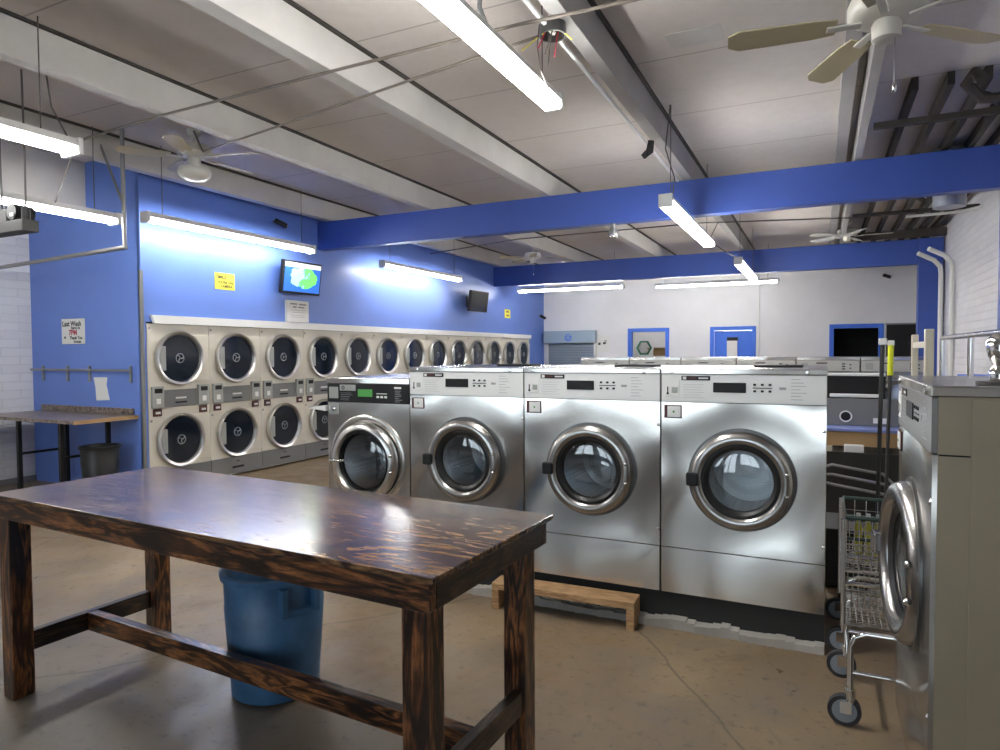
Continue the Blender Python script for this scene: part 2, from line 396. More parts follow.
# shop front behind the camera
b = B(); xs = [XL-.15]
for (x0, x1, z0, z1) in WINS: xs += [x0, x1]
xs += [XR+.15]
for i in range(0, len(xs), 2): b.box(xs[i], xs[i+1], FRONT_Y-.15, FRONT_Y, 0, H)
for (x0, x1, z0, z1) in WINS: b.box(x0, x1, FRONT_Y-.15, FRONT_Y, z1, H).box(x0, x1, FRONT_Y-.15, FRONT_Y, 0, z0)
struct('wall_front', b, M_white)
for i, (x0, x1, z0, z1) in enumerate(WINS):
    wn = thing('window_%d' % (i+1), ((x0+x1)/2, FRONT_Y-.08, z0)); wn['kind'] = 'structure'; h = (x1-x0)/2; hz = z1-z0
    B().box(-h, -h+.06, -.04, .04, 0, hz).box(h-.06, h, -.04, .04, 0, hz).box(-h, h, -.04, .04, hz-.06, hz).box(-h, h, -.04, .04, 0, .06).box(-.03, .03, -.04, .04, 0, hz).done('window_frame', M_grey, wn)
    B().box(-h+.06, h-.06, -.004, .004, .06, hz-.06).done('pane', M_window, wn)
# dark office window on the far wall, right of the open doorway
wn = thing('window_5', (1.5, YF, 1.2)); wn['kind'] = 'structure'
B().box(-.26, .3, -.02, 0, .1, .86).done('pane', M_black, wn)
B().box(-.28, .32, -.03, 0, .86, .89).done('window_frame', M_grey, wn)
tn = [0]
def trim(bb, m):
    tn[0] += 1; return struct('trim_%d' % tn[0], bb, m)
# main blue beams and their columns
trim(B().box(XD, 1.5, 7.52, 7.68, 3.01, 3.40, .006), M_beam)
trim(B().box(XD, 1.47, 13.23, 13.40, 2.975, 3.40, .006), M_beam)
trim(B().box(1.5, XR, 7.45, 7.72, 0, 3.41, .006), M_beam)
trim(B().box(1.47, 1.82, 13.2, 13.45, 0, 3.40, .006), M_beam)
# ceiling joists
for x, wd, zb, m in ((-2.95, .13, 3.40, M_joist), (-4.62, .10, 3.40, M_joist), (-6.27, .12, 3.40, M_joist), (-1.30, .10, 3.42, M_joist2), (.35, .07, 3.42, M_joist2)):
    trim(B().box(x-wd, x, FRONT_Y, YF, zb, H, .004), m)
    trim(B().box(x-.008, x+.03, FRONT_Y, YF, H-.018, H), M_darksteel)
trim(B().box(-7.62, -7.45, FRONT_Y, YC, 3.10, H, .004), M_joist)
trim(B().box(.12, .22, FRONT_Y, YF, 3.55, H, .004), M_joist2)
# dark steel deck and bars of the roof's right bay
for x in (.62, .86, 1.10, 1.32, 1.52, 1.70): trim(B().box(x, x+.05, 6.2, YF, H-.10, H), M_darksteel)
for y in (6.45, 10.6): trim(B().box(.38, XR, y, y+.05, 3.38, 3.43), M_darksteel)
trim(B().box(.38, XR, 13.1, 13.2, 3.42, 3.55), M_darksteel)
for x0, y0, x1, y1 in ((1.0, 4.8, 1.5, 5.9), (1.15, 6.5, 1.7, 7.3), (.75, 9.4, 1.2, 10.4)): trim(B().cyl((x0, y0, 3.55), (x1, y1, 3.50), .03, n=8), M_darksteel)
trim(B().box(-.98, -.62, 4.62, 4.86, H-.004, H), M_joist)
# skirting
struct('baseboard_left', B().box(XL, XL+.02, FRONT_Y, YC, 0, .07), M_grey)
# wall-top conduit runs in the far right corner
for i, (x, y) in enumerate(((1.72, 12.7), (1.80, 12.2))):
    tag(B().tube([(x, y, 0), (x, y, 2.75), (x-.02, y-.03, 2.86), (x-.12, y-.15, 2.95), (x-.35, y-.3, 3.05)], .035).done('conduit', M_trimwhite),
        ['left one of two white pipes climbing the far end of the brick wall', 'right one of two white pipes climbing the far end of the brick wall'][i], 'pipe', 'white pipes on the brick wall')
tag(B().tube([(-1.27, YF-.02, 1.0), (-1.27, YF-.02, 3.3)], .012, 6).done('conduit', M_trimwhite), 'thin white conduit running down the white far wall beside the blue closed door', 'pipe')

# ------------------------------------------------------------------ corner guard, trim board
tag(B().box(XD-.02, XD+.012, YC-.012, YC+.02, .0, 2.42, .003).done('corner_guard', M_greyplate), 'grey metal corner guard on the outer corner of the blue wall', 'corner guard')
tag(B().prism([(XD+.001, 4.83, 1.945), (XD+.001, 15.3, 1.945), (XD+.001, 15.26, 1.853), (XD+.001, 4.87, 1.853)], (.035, 0, 0)).done('ledge_board', M_trimwhite), 'long white board capping the row of beige dryers', 'board')

# ------------------------------------------------------------------ stacked dryers
DW = .803
M_dring = mat('dryer_door_ring', (.62, .61, .59), .28, 1)
def make_dryer():
    t = thing('stacked_dryer', (0, 0, 0)); w = DW
    B().box(.003, w-.003, .0, .72, .02, 1.85, .004).done('cabinet', M_beige, t)
    for k, cz in enumerate((1.472, .5518)):
        d = B().box(.24, w-.008, -.012, 0, cz-.262, cz+.262, .005).done('drum_door', M_beige, t)
        B().lathe([(.302, 0), (.306, .035), (.298, .05), (.272, .042), (.262, .018), (.262, 0)], (w/2-.02, -.012, cz), (0, -1, 0), 48, True).done('door_ring', M_dring, d)
        B().lathe([(0, .020), (.262, .014), (.262, .008)], (w/2-.02, -.012, cz), (0, -1, 0), 48).done('door_glass', M_dryglass, d)
        B().box(w/2-.282, w/2-.205, -.05, -.03, cz-.135, cz+.135, .008).done('door_handle', M_greyctl, d)
        e = B().lathe([(.046, 0), (.046, .004), (.056, .004), (.056, 0)], (w/2-.02, -.033, cz), (0, -1, 0), 24, True)
        for a in (90, 210, 330):
            a0 = math.radians(a+k*25); pts = []
            for q in range(6): rr = .052*q/5; aa = a0+.9*q/5; pts.append((w/2-.02+rr*math.cos(aa), -.036, cz+rr*math.sin(aa)))
            e.tube(pts, .005, 6)
        e.done('door_emblem', M_logo, d)
    p = B().box(.19, w-.19, -.014, 0, .925, 1.12, .003).done('coin_panel', M_greyplate, t)
    B().box(w/2-.07, w/2+.07, -.018, -.013, 1.015, 1.035, .002).done('name_strip', M_plate, p)
    B().box(w/2-.075, w/2+.075, -.017, -.013, .965, .985, .002).done('drawer_slot', M_black, p)
    for x0 in (.03, w-.175):
        c = B().box(x0, x0+.145, -.035, 0, .925, 1.165, .008).done('controller', M_greyctl, t)
        B().box(x0+.025, x0+.12, -.038, -.034, 1.09, 1.14, .002).done('controller_display', M_black, c)
        B().box(x0+.045, x0+.1, -.038, -.034, .97, 1.03, .002).done('keypad', M_plate, c)
        s_ = B().box(x0+.02, x0+.125, -.016, 0, .835, .915, .004).done('coin_slot', M_maroon, t)
        B().box(x0+.045, x0+.105, -.02, -.015, .86, .885, .002).done('coin_plate', M_plate, s_)
    B().box(.02, .045, -.004, 0, 1.79, 1.815).done('number_tag', M_greyink, t)
    B().box(.02, .045, -.004, 0, .775, .80).done('number_tag', M_greyink, t)
    k = B().box(.002, w-.002, -.012, .0, .03, .245, .004).done('kick_panel', M_greyplate, t)
    B().box(w/2-.09, w/2+.09, -.016, -.011, .10, .125, .002).done('toe_handle', M_black, k)
    B().box(w/2-.02, w/2+.02, -.015, -.011, .18, .19).done('lock', M_black, k)
    return t
DL = ['beige stacked tumble dryer at the left end of the row, next to the blue corner',
      'beige stacked dryer second from the left end, below the yellow card',
      'beige stacked dryer third from the left end, under the lit television',
      'beige stacked dryer fourth from the left, lower door half hidden by the black-panelled washer',
      'beige stacked dryer fifth from the left, its upper door above the black control panel washer',
      'sixth beige stacked dryer from the left end of the row',
      'beige stacked dryer seventh from the left, in the middle of the row',
      'beige stacked dryer eighth from the left, upper door showing above the first wide washer',
      'beige stacked dryer ninth from the left, with the dark television high above its side',
      'beige stacked dryer fourth from the far end of the row',
      'beige stacked dryer third from the far end of the row',
      'beige stacked dryer next to last at the far end, under the small yellow sign',
      'beige stacked dryer at the far right end of the row beside the bare blue wall']
d0 = make_dryer()
for i in range(13):
    o = d0 if i == 0 else copy_tree(d0)
    o.location = (XD, 4.7923+DW*i, 0); o.rotation_euler = (0, 0, PI/2)
    tag(o, DL[i], 'dryer', 'stacked dryers along the blue wall')

# ------------------------------------------------------------------ big washers
def door_parts(root, cx, cz, scale=1, opened=0, hinge=None):
    """round door: hinge on the right; built in door space then turned about the hinge"""
    R_ = .266*scale; hx = cx+R_+.01
    d = bpy.data.objects.new('washer_door', None)
    ring = B().lathe([(.254*scale, .0), (.258*scale, .025), (.248*scale, .050), (.222*scale, .064), (.200*scale, .056), (.190*scale, .035), (.190*scale, .0)], (cx-hx, -.012, cz), (0, -1, 0), 64, True).done('washer_door', M_ring, root)
    ring.location = (hx, 0, 0); ring.rotation_euler = (0, 0, opened)
    B().lathe([(.192*scale, .035), (.180*scale, .040), (.162*scale, .028), (.160*scale, .0), (.192*scale, 0)], (cx-hx, -.012, cz), (0, -1, 0), 64, True).done('door_gasket', M_gasket, ring)
    pr_ = [(.162*scale*math.sin(a), .022+.016*math.cos(a)*scale) for a in [PI/2*q/10 for q in range(11)]]
    B().lathe(pr_, (cx-hx, -.012, cz), (0, -1, 0), 64).done('door_glass', M_glass, ring)
    for dz in (-.055, .055): B().lathe([(.0, .012), (.008, .008), (.011, 0)], (cx-hx+.224*scale, -.074, cz+dz*scale), (0, -1, 0), 12).done('hinge_bolt', M_chrome, ring)
    return ring
def washer_body(t, w, depth, zb, zk, zp, zt, cx, cz, hr, lid=.026):
    if hr:
        bb = B(); th = .01
        bb.box(.004, .004+th, .012, depth, zb, zt-lid).box(w-.004-th, w-.004, .012, depth, zb, zt-lid).box(.004+th, w-.004-th, depth-th, depth, zb, zt-lid).box(.004+th, w-.004-th, .012, depth-th, zb, zb+th)
        bb.done('cabinet', M_steel_side, t)
        B().box(0, .005, .085, depth-.02, zb+.01, zt-lid-.008, .002).box(w-.005, w, .085, depth-.02, zb+.01, zt-lid-.008, .002).done('side_panels', M_steel_side, t) if False else [B().box(x_, x_+.005, .085, depth-.02, zb+.01, zt-lid-.008, .002).done('side_panel', M_steel_side, t) for x_ in (-.0005, w-.0045)]
        for x_ in (-.0006, w-.0014): B().box(x_, x_+.002, .014, .083, zp-.004, zp).done('side_seam', M_black, t)
        B().hole_plate(.003, w-.003, zk+.002, zp-.002, cx, cz, hr, 0, .012).done('front_panel', M_steel, t)
        B().box(.003, w-.003, 0, .012, zb, zk-.002, .002).done('kick_panel', M_steel, t)
        B().lathe([(hr, .0), (hr+.01, -.06), (hr+.03, -.12), (hr+.03, -.45), (0, -.47)], (cx, .012, cz), (0, -1, 0), 48).done('drum', M_drum, t)
M_steel_side = M_steel_dull
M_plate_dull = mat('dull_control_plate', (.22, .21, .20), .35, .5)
def make_washer(opened=0):
    w, dep, zb, zk, zp, zt = .8205, .92, .19, .4436, 1.2455, 1.426
    t = thing('washing_machine', (0, 0, 0)); cx, cz = .418, .842
    washer_body(t, w, dep, zb, zk, zp, zt, cx, cz, .175)
    B().lathe([(.272, 0), (.270, .008), (.250, .010), (.250, 0)], (cx, -.0005, cz), (0, -1, 0), 64, True).done('door_seat', M_darkring, t)
    ring = door_parts(t, cx, cz, 1, opened)
    hx = ring.location.x
    hd = B().box(cx-.268-hx, cx-.205-hx, -.092, -.02, cz-.035, cz+.035, .008).done('door_latch', M_black if not opened else M_chrome, ring)
    lid = B().box(0, w, -.006, dep, zt-.030, zt, .004).done('top_lid', M_steel, t)
    B().box(.44, .70, .40, .56, zt, zt+.012, .003).done('soap_hatch', M_black, t)
    for x in (.06, w-.09): B().lathe([(0, .006), (.010, .004), (.012, 0)], (x, -.006, zt-.016), (0, -1, 0), 12).done('lid_screw', M_chrome, lid)
    p = B().box(.003, w-.003, -.003, .012, zp+.001, zt-.031, .002).done('control_panel', M_plate, t)
    q = B().box(.11, .26, -.006, -.002, zp+.118, zp+.142, .001).done('name_label', M_black, p)
    B().box(.118, .136, -.0075, -.005, zp+.122, zp+.138).box(.20, .25, -.0075, -.005, zp+.126, zp+.134).done('label_print', M_paper, q)
    B().box(.14, .19, -.0075, -.005, zp+.124, zp+.136).done('label_print', M_maroon, q)
    B().box(.275, .44, -.007, -.002, zp+.055, zp+.108, .002).done('display', M_black, p)
    bb = B()
    for i in range(3):
        for j in range(2): bb.box(.475+.037*i, .489+.037*i, -.007, -.002, zp+.06+.034*j, zp+.071+.034*j, .002)
    bb.box(.472, .566, -.005, -.002, zp+.080, zp+.084).done('buttons', M_black, p)
    bb = B()
    for i in range(7): bb.box(.655, .655+.04+.05*random.random(), -.004, -.002, zp+.025+.017*i, zp+.0275+.017*i)
    for i in range(6): bb.box(.12, .12+.09+.04*random.random(), -.004, -.002, zp+.025+.014*i, zp+.0262+.014*i)
    bb.box(.60, .632, -.004, -.002, zp+.075, zp+.088)
    bb.done('instructions', M_print, p)['kind'] = 'stuff'
    cu = B().box(.022, .098, -.006, -.002, zp+.03, zp+.125, .002).done('coin_acceptor', M_trimwhite, p)
    B().box(.034, .040, -.008, -.005, zp+.045, zp+.082).box(.031, .043, -.008, -.005, zp+.04, zp+.05).done('coin_slot', M_black, cu)
    B().box(.058, .088, -.009, -.005, zp+.050, zp+.080, .002).done('return_button', M_greyctl, cu)
    cb = B().box(.018, .112, -.006, 0, zp-.090, zp-.018, .002).done('coin_box', M_maroon, t)
    B().box(.036, .107, -.009, -.005, zp-.084, zp-.024, .002).done('coin_box_door', M_plate, cb)
    B().lathe([(0, .004), (.006, 0)], (.07, -.009, zp-.054), (0, -1, 0), 10).done('lock', M_greendot, cb)
    for z in (zp-.13, zk+.09): B().lathe([(0, .008), (.007, .004), (.009, 0)], (w-.012, 0, z), (0, -1, 0), 10).done('panel_screw', M_chrome, t)
    return t
WX = (-2.4348, -1.6126, -.7894)
WL = ['wide stainless washer beside the black-panelled one, its glass showing the perforated drum', 'wide stainless washer in the middle of the three, behind the low wooden step', 'wide stainless washer at the right end of the front row, next to the wire carts']
w0 = make_washer()
for i, x in enumerate(WX):
    o = w0 if i == 0 else copy_tree(w0)
    o.location = (x, YW, 0); tag(o, WL[i], 'washer', 'wide front-row washers')
wr = make_washer(math.radians(5.7));
for ch in kids(wr):
    if ch.name.startswith('washer_door'): ch.location.y = .045
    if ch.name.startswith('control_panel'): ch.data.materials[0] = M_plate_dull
wr.location = (.2675, 2.0616+.8205, 0); wr.rotation_euler = (0, 0, -PI/2)
tag(wr, 'wide stainless washer at the right edge seen side-on with its round door ajar', 'washer')
B().box(.006, .814, .09, .9, 0, .19).done('base', M_blackmatte, wr)

# small washer, black control panel; used again for the back row
def make_small(panel, letter, zsh=0):
    w, dep, zb, zk, zp, zt = .6885, .80, .19, .40, 1.18, 1.35
    t = thing('washing_machine', (0, 0, 0)); cx, cz = .335, .782
    washer_body(t, w, dep, zb, zk, zp, zt, cx, cz, .205, .04)
    B().lathe([(.318, 0), (.312, .008), (.290, .010), (.275, .004), (.262, .0)], (cx, 0, cz), (0, -1, 0), 64).done('door_seat', M_steel, t)
    hx = cx+.27
    ring = B().lathe([(.262, 0), (.266, .03), (.25, .055), (.222, .060), (.206, .04), (.206, 0)], (cx, -.006, cz), (0, -1, 0), 64, True).done('washer_door', M_dring, t)
    B().lathe([(.206, .04), (.198, .046), (.190, .03), (.190, 0), (.206, 0)], (cx, -.006, cz), (0, -1, 0), 48, True).done('door_gasket', M_gasket, ring)
    B().lathe([(.190*math.sin(a), .015+.03*math.cos(a)) for a in [PI/2*q/8 for q in range(9)]], (cx, -.006, cz), (0, -1, 0), 48).done('door_glass', M_glass, ring)
    B().tube([(cx-.245, -.04, cz-.005), (cx-.245, -.08, cz), (cx-.17, -.085, cz), (cx-.165, -.05, cz)], .011, 8).done('door_handle', M_chrome, ring)
    for dz in (-.055, .055): B().lathe([(0, .012), (.009, .008), (.012, 0)], (cx+.236, -.062, cz+dz), (0, -1, 0), 12).done('hinge_bolt', M_chrome, ring)
    B().box(0, w, -.006, dep, zt-.040, zt, .004).done('top_lid', M_steel, t)
    p = B().box(.003, w-.003, -.004, .012, zp, zt-.041, .002).done('control_panel', panel, t)
    if letter:
        B().box(.02, .10, -.007, -.003, zp+.025, zp+.105, .002).done('coin_plate', M_greyctl, p)
        q = B().box(.115, .25, -.007, -.003, zp+.080, zp+.122, .001).done('name_label', M_greyctl, p)
        B().lathe([(.013, 0), (.013, .002), (.007, .002), (.007, 0)], (.145, -.007, zp+.1), (0, -1, 0), 16, True).done('label_print', M_ink, q)
        B().box(.27, .39, -.007, -.003, zp+.042, zp+.092, .002).done('display', M_green, p)
        bb = B()
        for i in range(3): bb.box(.425+.032*i, .447+.032*i, -.007, -.003, zp+.035, zp+.05, .003)
        bb.box(.425, .51, -.006, -.003, zp+.062, zp+.067).box(.57, .625, -.006, -.003, zp+.10, zp+.112)
        bb.done('buttons', M_plate, p)
        bb = B()
        for i in range(7): bb.box(.575, .60+.04*random.random(), -.006, -.003, zp+.012+.012*i, zp+.015+.012*i)
        for i in range(5): bb.box(.12, .19+.05*random.random(), -.006, -.003, zp+.015+.012*i, zp+.017+.012*i)
        bb.done('instructions', M_greyink, p)['kind'] = 'stuff'
    else:
        B().box(.22, .34, -.007, -.003, zp+.09, zp+.105, .001).done('name_label', M_ink, p)
        bb = B()
        for i in range(3): bb.box(.50, .535, -.007, -.003, zp+.02+.03*i, zp+.035+.03*i, .002)
        for i in range(2): bb.box(.58, .60, -.007, -.003, zp+.03+.04*i, zp+.045+.04*i, .002)
        bb.done('buttons', M_ink, p)
        B().box(.05, .13, -.007, -.003, zp+.02, zp+.1, .002).done('coin_plate', M_greyctl, p)
    cb = B().box(.02, .105, -.006, 0, zp-.085, zp-.012, .002).done('coin_box', M_greyctl, t)
    B().lathe([(0, .02), (.014, .016), (.018, 0)], (.07, -.006, zp-.048), (0, -1, 0), 14).done('lock', M_chrome, cb)
    return t
ws = make_small(M_black, True); ws.location = (-3.1244, YW, 0)
tag(ws, 'narrower stainless washer with black control panel and green lit display', 'washer')
M_plate2 = mat('dull_control_plate', (.50, .49, .46), .4, .5)
wb = make_small(M_plate2, False)
RL = ['back-row washer top at the far left, in front of the grey roller shutter', 'back-row washer top below the blue-framed doorway with the mirror', 'back-row washer top between the blue-framed doorway and the closed blue door', 'back-row washer top right of the closed blue door', 'back-row washer top ending at the dark doorway, behind the mop handles', 'back-row washer top under the dark window at the far right']
for i in range(6):
    o = wb if i == 0 else copy_tree(wb)
    o.location = (-3.07+.70*i, 9.0, .09); tag(o, RL[i], 'washer', 'washers of the back row')
struct('trim_40', B().box(-3.1, 1.16, 9.05, 9.8, 0, .28), M_blackmatte)
# plinth below the front row
struct('trim_41', B().box(-3.12, .03, YW+.03, YW+.85, 0, .188), M_blackmatte)
bb = B(); x = -3.12; pts = [(x, 0, 0)]
top = []
while x < .04: top.append((x, .03+.03*random.random())); x += .045
for (xa, ha), (xb, hb) in zip(top, top[1:]):
    bb.prism([(xa, YW-.03-.02*random.random(), 0), (xb, YW-.035, 0), (xb, YW+.03, 0), (xa, YW+.03, 0)], (0, 0, (ha+hb)/2))
struct('trim_42', bb, M_curb)
tag(B().prism([(-3.30, YW+.0, 1.135), (-3.128, YW-.02, 1.155), (-3.128, YW-.02, 1.115), (-3.29, YW, 1.125)], (0, .14, 0)).done('shelf_flap', M_trimwhite), 'small white pointed shelf flap sticking out beside the black-panelled washer', 'shelf')
# low wooden step
st = thing('wooden_step', (-1.33, 3.57, 0), .04, 'low raw pine step standing on the floor before the middle washers', 'step')
B().box(-.42, .43, -.075, .075, .115, .155, .004).done('tread', M_pine, st)
for x in (-.42, .385): B().box(x, x+.045, -.075, .075, 0, .114, .003).done('leg', M_pine, st)

# ------------------------------------------------------------------ work table
TX, TY, TA, TL, TW, TH = -.9499, 1.5182, -.05, 2.332, .7766, .910
tb = thing('work_table', (TX, TY, 0), TA, 'long dark-stained wooden folding table in the foreground with a glossy grained top', 'table')
B().box(-TL, .012, -.006, TW+.018, TH-.018, TH, .003).done('tabletop', M_woodtop, tb)
B().box(-TL+.01, -.005, .002, .038, TH-.105, TH-.0185, .004).done('apron', M_woodx, tb)
B().box(-TL+.01, -.005, TW-.042, TW-.006, TH-.105, TH-.0185, .004).done('apron', M_woodx, tb)
B().box(-.041, -.005, .039, TW-.043, TH-.105, TH-.0185, .003).done('apron', M_woody_shade, tb)
B().box(-TL+.01, -TL+.046, .039, TW-.043, TH-.105, TH-.0185, .003).done('apron', M_woody_shade, tb)
LG = .088
for lx in (-.020-LG, -TL+.02):
    for ly in (.012, TW-.02-LG):
        ox = -.028 if (lx > -1 and ly > .3) else .02 if ly > .3 else 0
        B().box(lx+ox, lx+ox+LG, ly, ly+LG, 0, TH-.106, .005).done('leg', M_woodz, tb)
for lx in (-.020-LG+.012, -TL+.02+.032): B().box(lx, lx+.04, .101, TW-.021-LG, .19, .277, .003).done('end_stretcher', M_woody_shade, tb)
B().box(-TL+.093, -.097, TW/2-.045, TW/2+.0, .19, .277, .003).done('long_stretcher', M_woodx, tb)

# ------------------------------------------------------------------ bins
def make_bin(name, loc, h, rt, rb, m, label, handles=True, rz=0):
    t = thing(name, loc, rz, label, 'trash bin')
    B().lathe([(0, .0), (rb-.02, 0), (rb, .012), (rb+(rt-rb)*.75, h*.72), (rt-.012, h*.72+.005), (rt-.008, h-.035), (rt+.006, h-.03), (rt+.010, h-.004), (rt-.006, h), (rt-.016, h-.01), (rt-.03, h*.7), (rb-.015, .02), (0, .02)], (0, 0, 0), (0, 0, 1), 48).done('body', m, t)
    if handles:
        for sg in (-1, 1):
            B().prism([(-.085, -sg*(rt-.035), h-.16), (-.062, -sg*(rt-.035), h-.16), (-.062, -sg*(rt-.035), h-.04), (-.085, -sg*(rt-.035), h-.04)], (0, -sg*.055, 0)) \
                .prism([(.062, -sg*(rt-.035), h-.16), (.085, -sg*(rt-.035), h-.16), (.085, -sg*(rt-.035), h-.04), (.062, -sg*(rt-.035), h-.04)], (0, -sg*.055, 0)) \
                .box(-.085, .085, -sg*(rt+.002)-.012, -sg*(rt+.002)+.022, h-.165, h-.138, .006).done('handle', m, t)
    return t
make_bin('trash_bin', (-2.225, 2.235, 0), .560, .225, .19, M_binblue, 'round blue plastic trash bin with moulded handles under the dark wooden table', True, 1.24)
make_bin('trash_bin', (-6.82, 4.42, 0), .565, .19, .15, M_binblack, 'round black trash bin against the blue wall under the granite-look counter', False)

# ------------------------------------------------------------------ granite-look counter at the blue wall
ct = thing('folding_counter', (-7.5, 4.4, 0), 0, 'granite-look laminate counter on black steel legs against the blue wall', 'counter')
B().box(-.85, .86, -.36, .335, .825, .86, .003).done('countertop', M_granite, ct)
B().box(-.85, .80, .31, .335, .861, .93, .003).done('backsplash', M_granite, ct)
B().box(.861, .868, -.36, .335, .822, .862).done('edge_strip', M_tan, ct)
for x in (-.27, .47):
    for y in (-.25, .25): B().box(x-.02, x+.02, y-.02, y+.02, 0, .824, .002).done('leg', M_black, ct)
    B().box(x-.015, x+.015, -.23, .23, .44, .465).done('crossbar', M_black, ct)
# wall rail with brackets, notice, sign
rl = thing('wall_rail', (-7.7, YC, 1.34), 0, 'thin grey metal rail on brackets across the blue wall above the counter', 'rail')
B().box(-.84, 1.0, -.035, -.02, -.01, .015, .003).done('bar', M_grey, rl)
for x in (-.62, -.15, .25, .96):
    B().box(x-.015, x+.015, -.02, 0, -.13, .05, .002).tube([(x, -.02, -.002), (x-.02, -.004, -.12)], .006, 6).done('bracket', M_grey, rl)
tag(B().prism([(-7.39, YC-.004, 1.26), (-7.15, YC-.004, 1.265), (-7.17, YC-.004, 1.18), (-7.12, YC-.004, 1.01), (-7.35, YC-.004, 1.0), (-7.36, YC-.004, 1.14)], (0, .003, 0)).done('paper_note', M_paper), 'torn white paper note taped to the blue wall above the counter', 'note')
sg = thing('wall_sign', (-7.735, YC-.004, 1.785), 0, 'white square Last Wash sign on the side of the blue wall', 'sign')
B().box(-.21, .21, -.004, .003, -.145, .145).done('board', M_paper, sg)
for tx, sz, m, x, z in (('Last Wash', .082, M_ink, -.02, .085), ('Starts At', .045, M_ink, .05, .038), ('7PM', .085, M_red, 0, -.017), ('Thank You', .052, M_ink, .055, -.075), ('Gracias', .045, M_ink, .08, -.118)):
    text(tx, sz, m, sg, (x, -.0055, z), (PI/2, 0, 0))
B().lathe([(0, .002), (.016, 0)], (-.15, -.0045, -.07), (0, -1, 0), 12).done('lettering', M_ink, sg)

# signs on the dryer wall  (local frame: -y out of the wall)
def wallthing(name, y, z, label, cat, off=.004, rx=0): 
    return thing(name, (XD+off, y, z), PI/2, label, cat)
sg = wallthing('yellow_sign', 5.85, 2.40, 'yellow card reading SMILE YOU ARE ON CAMERA on the blue wall above the dryers', 'sign')
B().box(-.15, .15, -.004, .003, -.10, .10).done('card', M_yellow, sg)
for tx, sz, x, z in (('SMILE', .055, -.05, .045), ("YOU'RE ON", .045, 0, -.018), ('CAMERA', .045, .02, -.062)): text(tx, sz, M_ink, sg, (x, -.0055, z), (PI/2, 0, 0))
sg = wallthing('yellow_sign', 13.95, 2.41, 'small yellow card far along the blue wall, right of the dark television', 'sign')
B().box(-.15, .15, -.004, .003, -.10, .10).done('card', M_yellow, sg)
text('SMILE', .055, M_ink, sg, (0, -.0055, .045), (PI/2, 0, 0)); text('CAMERA', .045, M_ink, sg, (0, -.0055, -.04), (PI/2, 0, 0))
sg = wallthing('notice_sheet', 7.06, 2.10, 'white printed notice on the blue wall directly below the lit television', 'sign', .04)
B().box(-.21, .21, -.004, .036, -.15, .145).done('sheet', M_paper, sg)
bb = B()
for x0, x1, z0, z1 in ((-.15, -.02, .088, .108), (.02, .16, .085, .105), (-.10, -.03, .045, .065), (0, .12, .045, .062), (-.14, .14, .01, .014), (-.12, .13, -.02, -.016), (-.14, .12, -.06, -.056), (-.13, .14, -.085, -.081)): bb.box(x0, x1, -.0055, -.0045, z0, z1)
bb.done('print', M_greyink, sg)

# televisions
def screen_map():
    m = mat('weather_map_screen', (.02, .08, .3), .25); v = coords(m); n, l = nodes(m)
    g = noise(m, v, 5, 5, .6, .4); t = n.new('ShaderNodeSeparateXYZ'); l.new(v, t.inputs[0])
    # oval land mass
    def Mt(op, a, b=None, c_=None):
        q = n.new('ShaderNodeMath'); q.operation = op
        for i, z in enumerate((a, b, c_)):
            if z is None: continue
            if hasattr(z, 'is_linked'): l.new(z, q.inputs[i])
            else: q.inputs[i].default_value = z
        return q.outputs[0]
    dx = Mt('DIVIDE', Mt('SUBTRACT', t.outputs[0], .02), .27); dz = Mt('DIVIDE', Mt('SUBTRACT', t.outputs[2], .0), .145)
    rr = Mt('ADD', Mt('MULTIPLY', dx, dx), Mt('MULTIPLY', dz, dz)); rr = Mt('ADD', rr, Mt('MULTIPLY', Mt('SUBTRACT', g, .5), 2.2))
    land = Mt('LESS_THAN', rr, .95)
    ew = Mt('ADD', t.outputs[0], Mt('MULTIPLY', Mt('SUBTRACT', g, .5), .8))
    landc = ramp(m, Mt('MULTIPLY_ADD', ew, 2.0, .5), [(.30, (.25, .5, .75)), (.46, (.30, .62, .85)), (.56, (.10, .45, .12)), (.8, (.12, .6, .10))])
    base = mix(m, land, (.02, .10, .42), landc)
    bar = Mt('GREATER_THAN', t.outputs[2], .135); base = mix(m, bar, base, (.55, .60, .68))
    setin(m, 'Base Color', base); setin(m, 'Emission Color', base); m.node_tree.nodes['Principled BSDF'].inputs['Emission Strength'].default_value = .9
    return m
M_map = screen_map()
def tv(loc, rz, tilt, w, h, scr, label):
    t = thing('television', loc, rz, label, 'television')
    Mx = Matrix.Rotation(tilt, 4, 'X')
    s_ = B().box(-w/2, w/2, -.03, .03, -h/2, h/2, .008, mtx=Mx).done('case', M_black, t)
    o = B().box(-w/2+.025, w/2-.025, -.002, .002, -h/2+.03, h/2-.025).done('screen', scr, t)
    o.rotation_euler = (tilt, 0, 0); o.location = Mx @ Vector((0, -.0315, 0))
    return t
t = tv((XD+.16, 7.0, 2.545), PI/2-.05, .14, .70, .44, M_map, 'lit television showing a weather map, mounted on the blue wall above the dryers')
B().box(-.10, .10, .115, .15, -.11, .11, .003).cyl((0, .02, 0), (0, .125, .03), .025).done('wall_bracket', M_black, t)
M_offscreen = mat('glossy_dark_screen', (.02, .022, .025), .15)
t = tv((XD+.24, 12.05, 2.56), PI/2-.05, .14, .70, .42, M_offscreen, 'switched-off dark television on the blue wall, far along the dryers')
B().box(-.10, .10, .195, .235, -.11, .11, .003).cyl((0, .02, 0), (0, .2, .03), .025).done('wall_bracket', M_black, t)

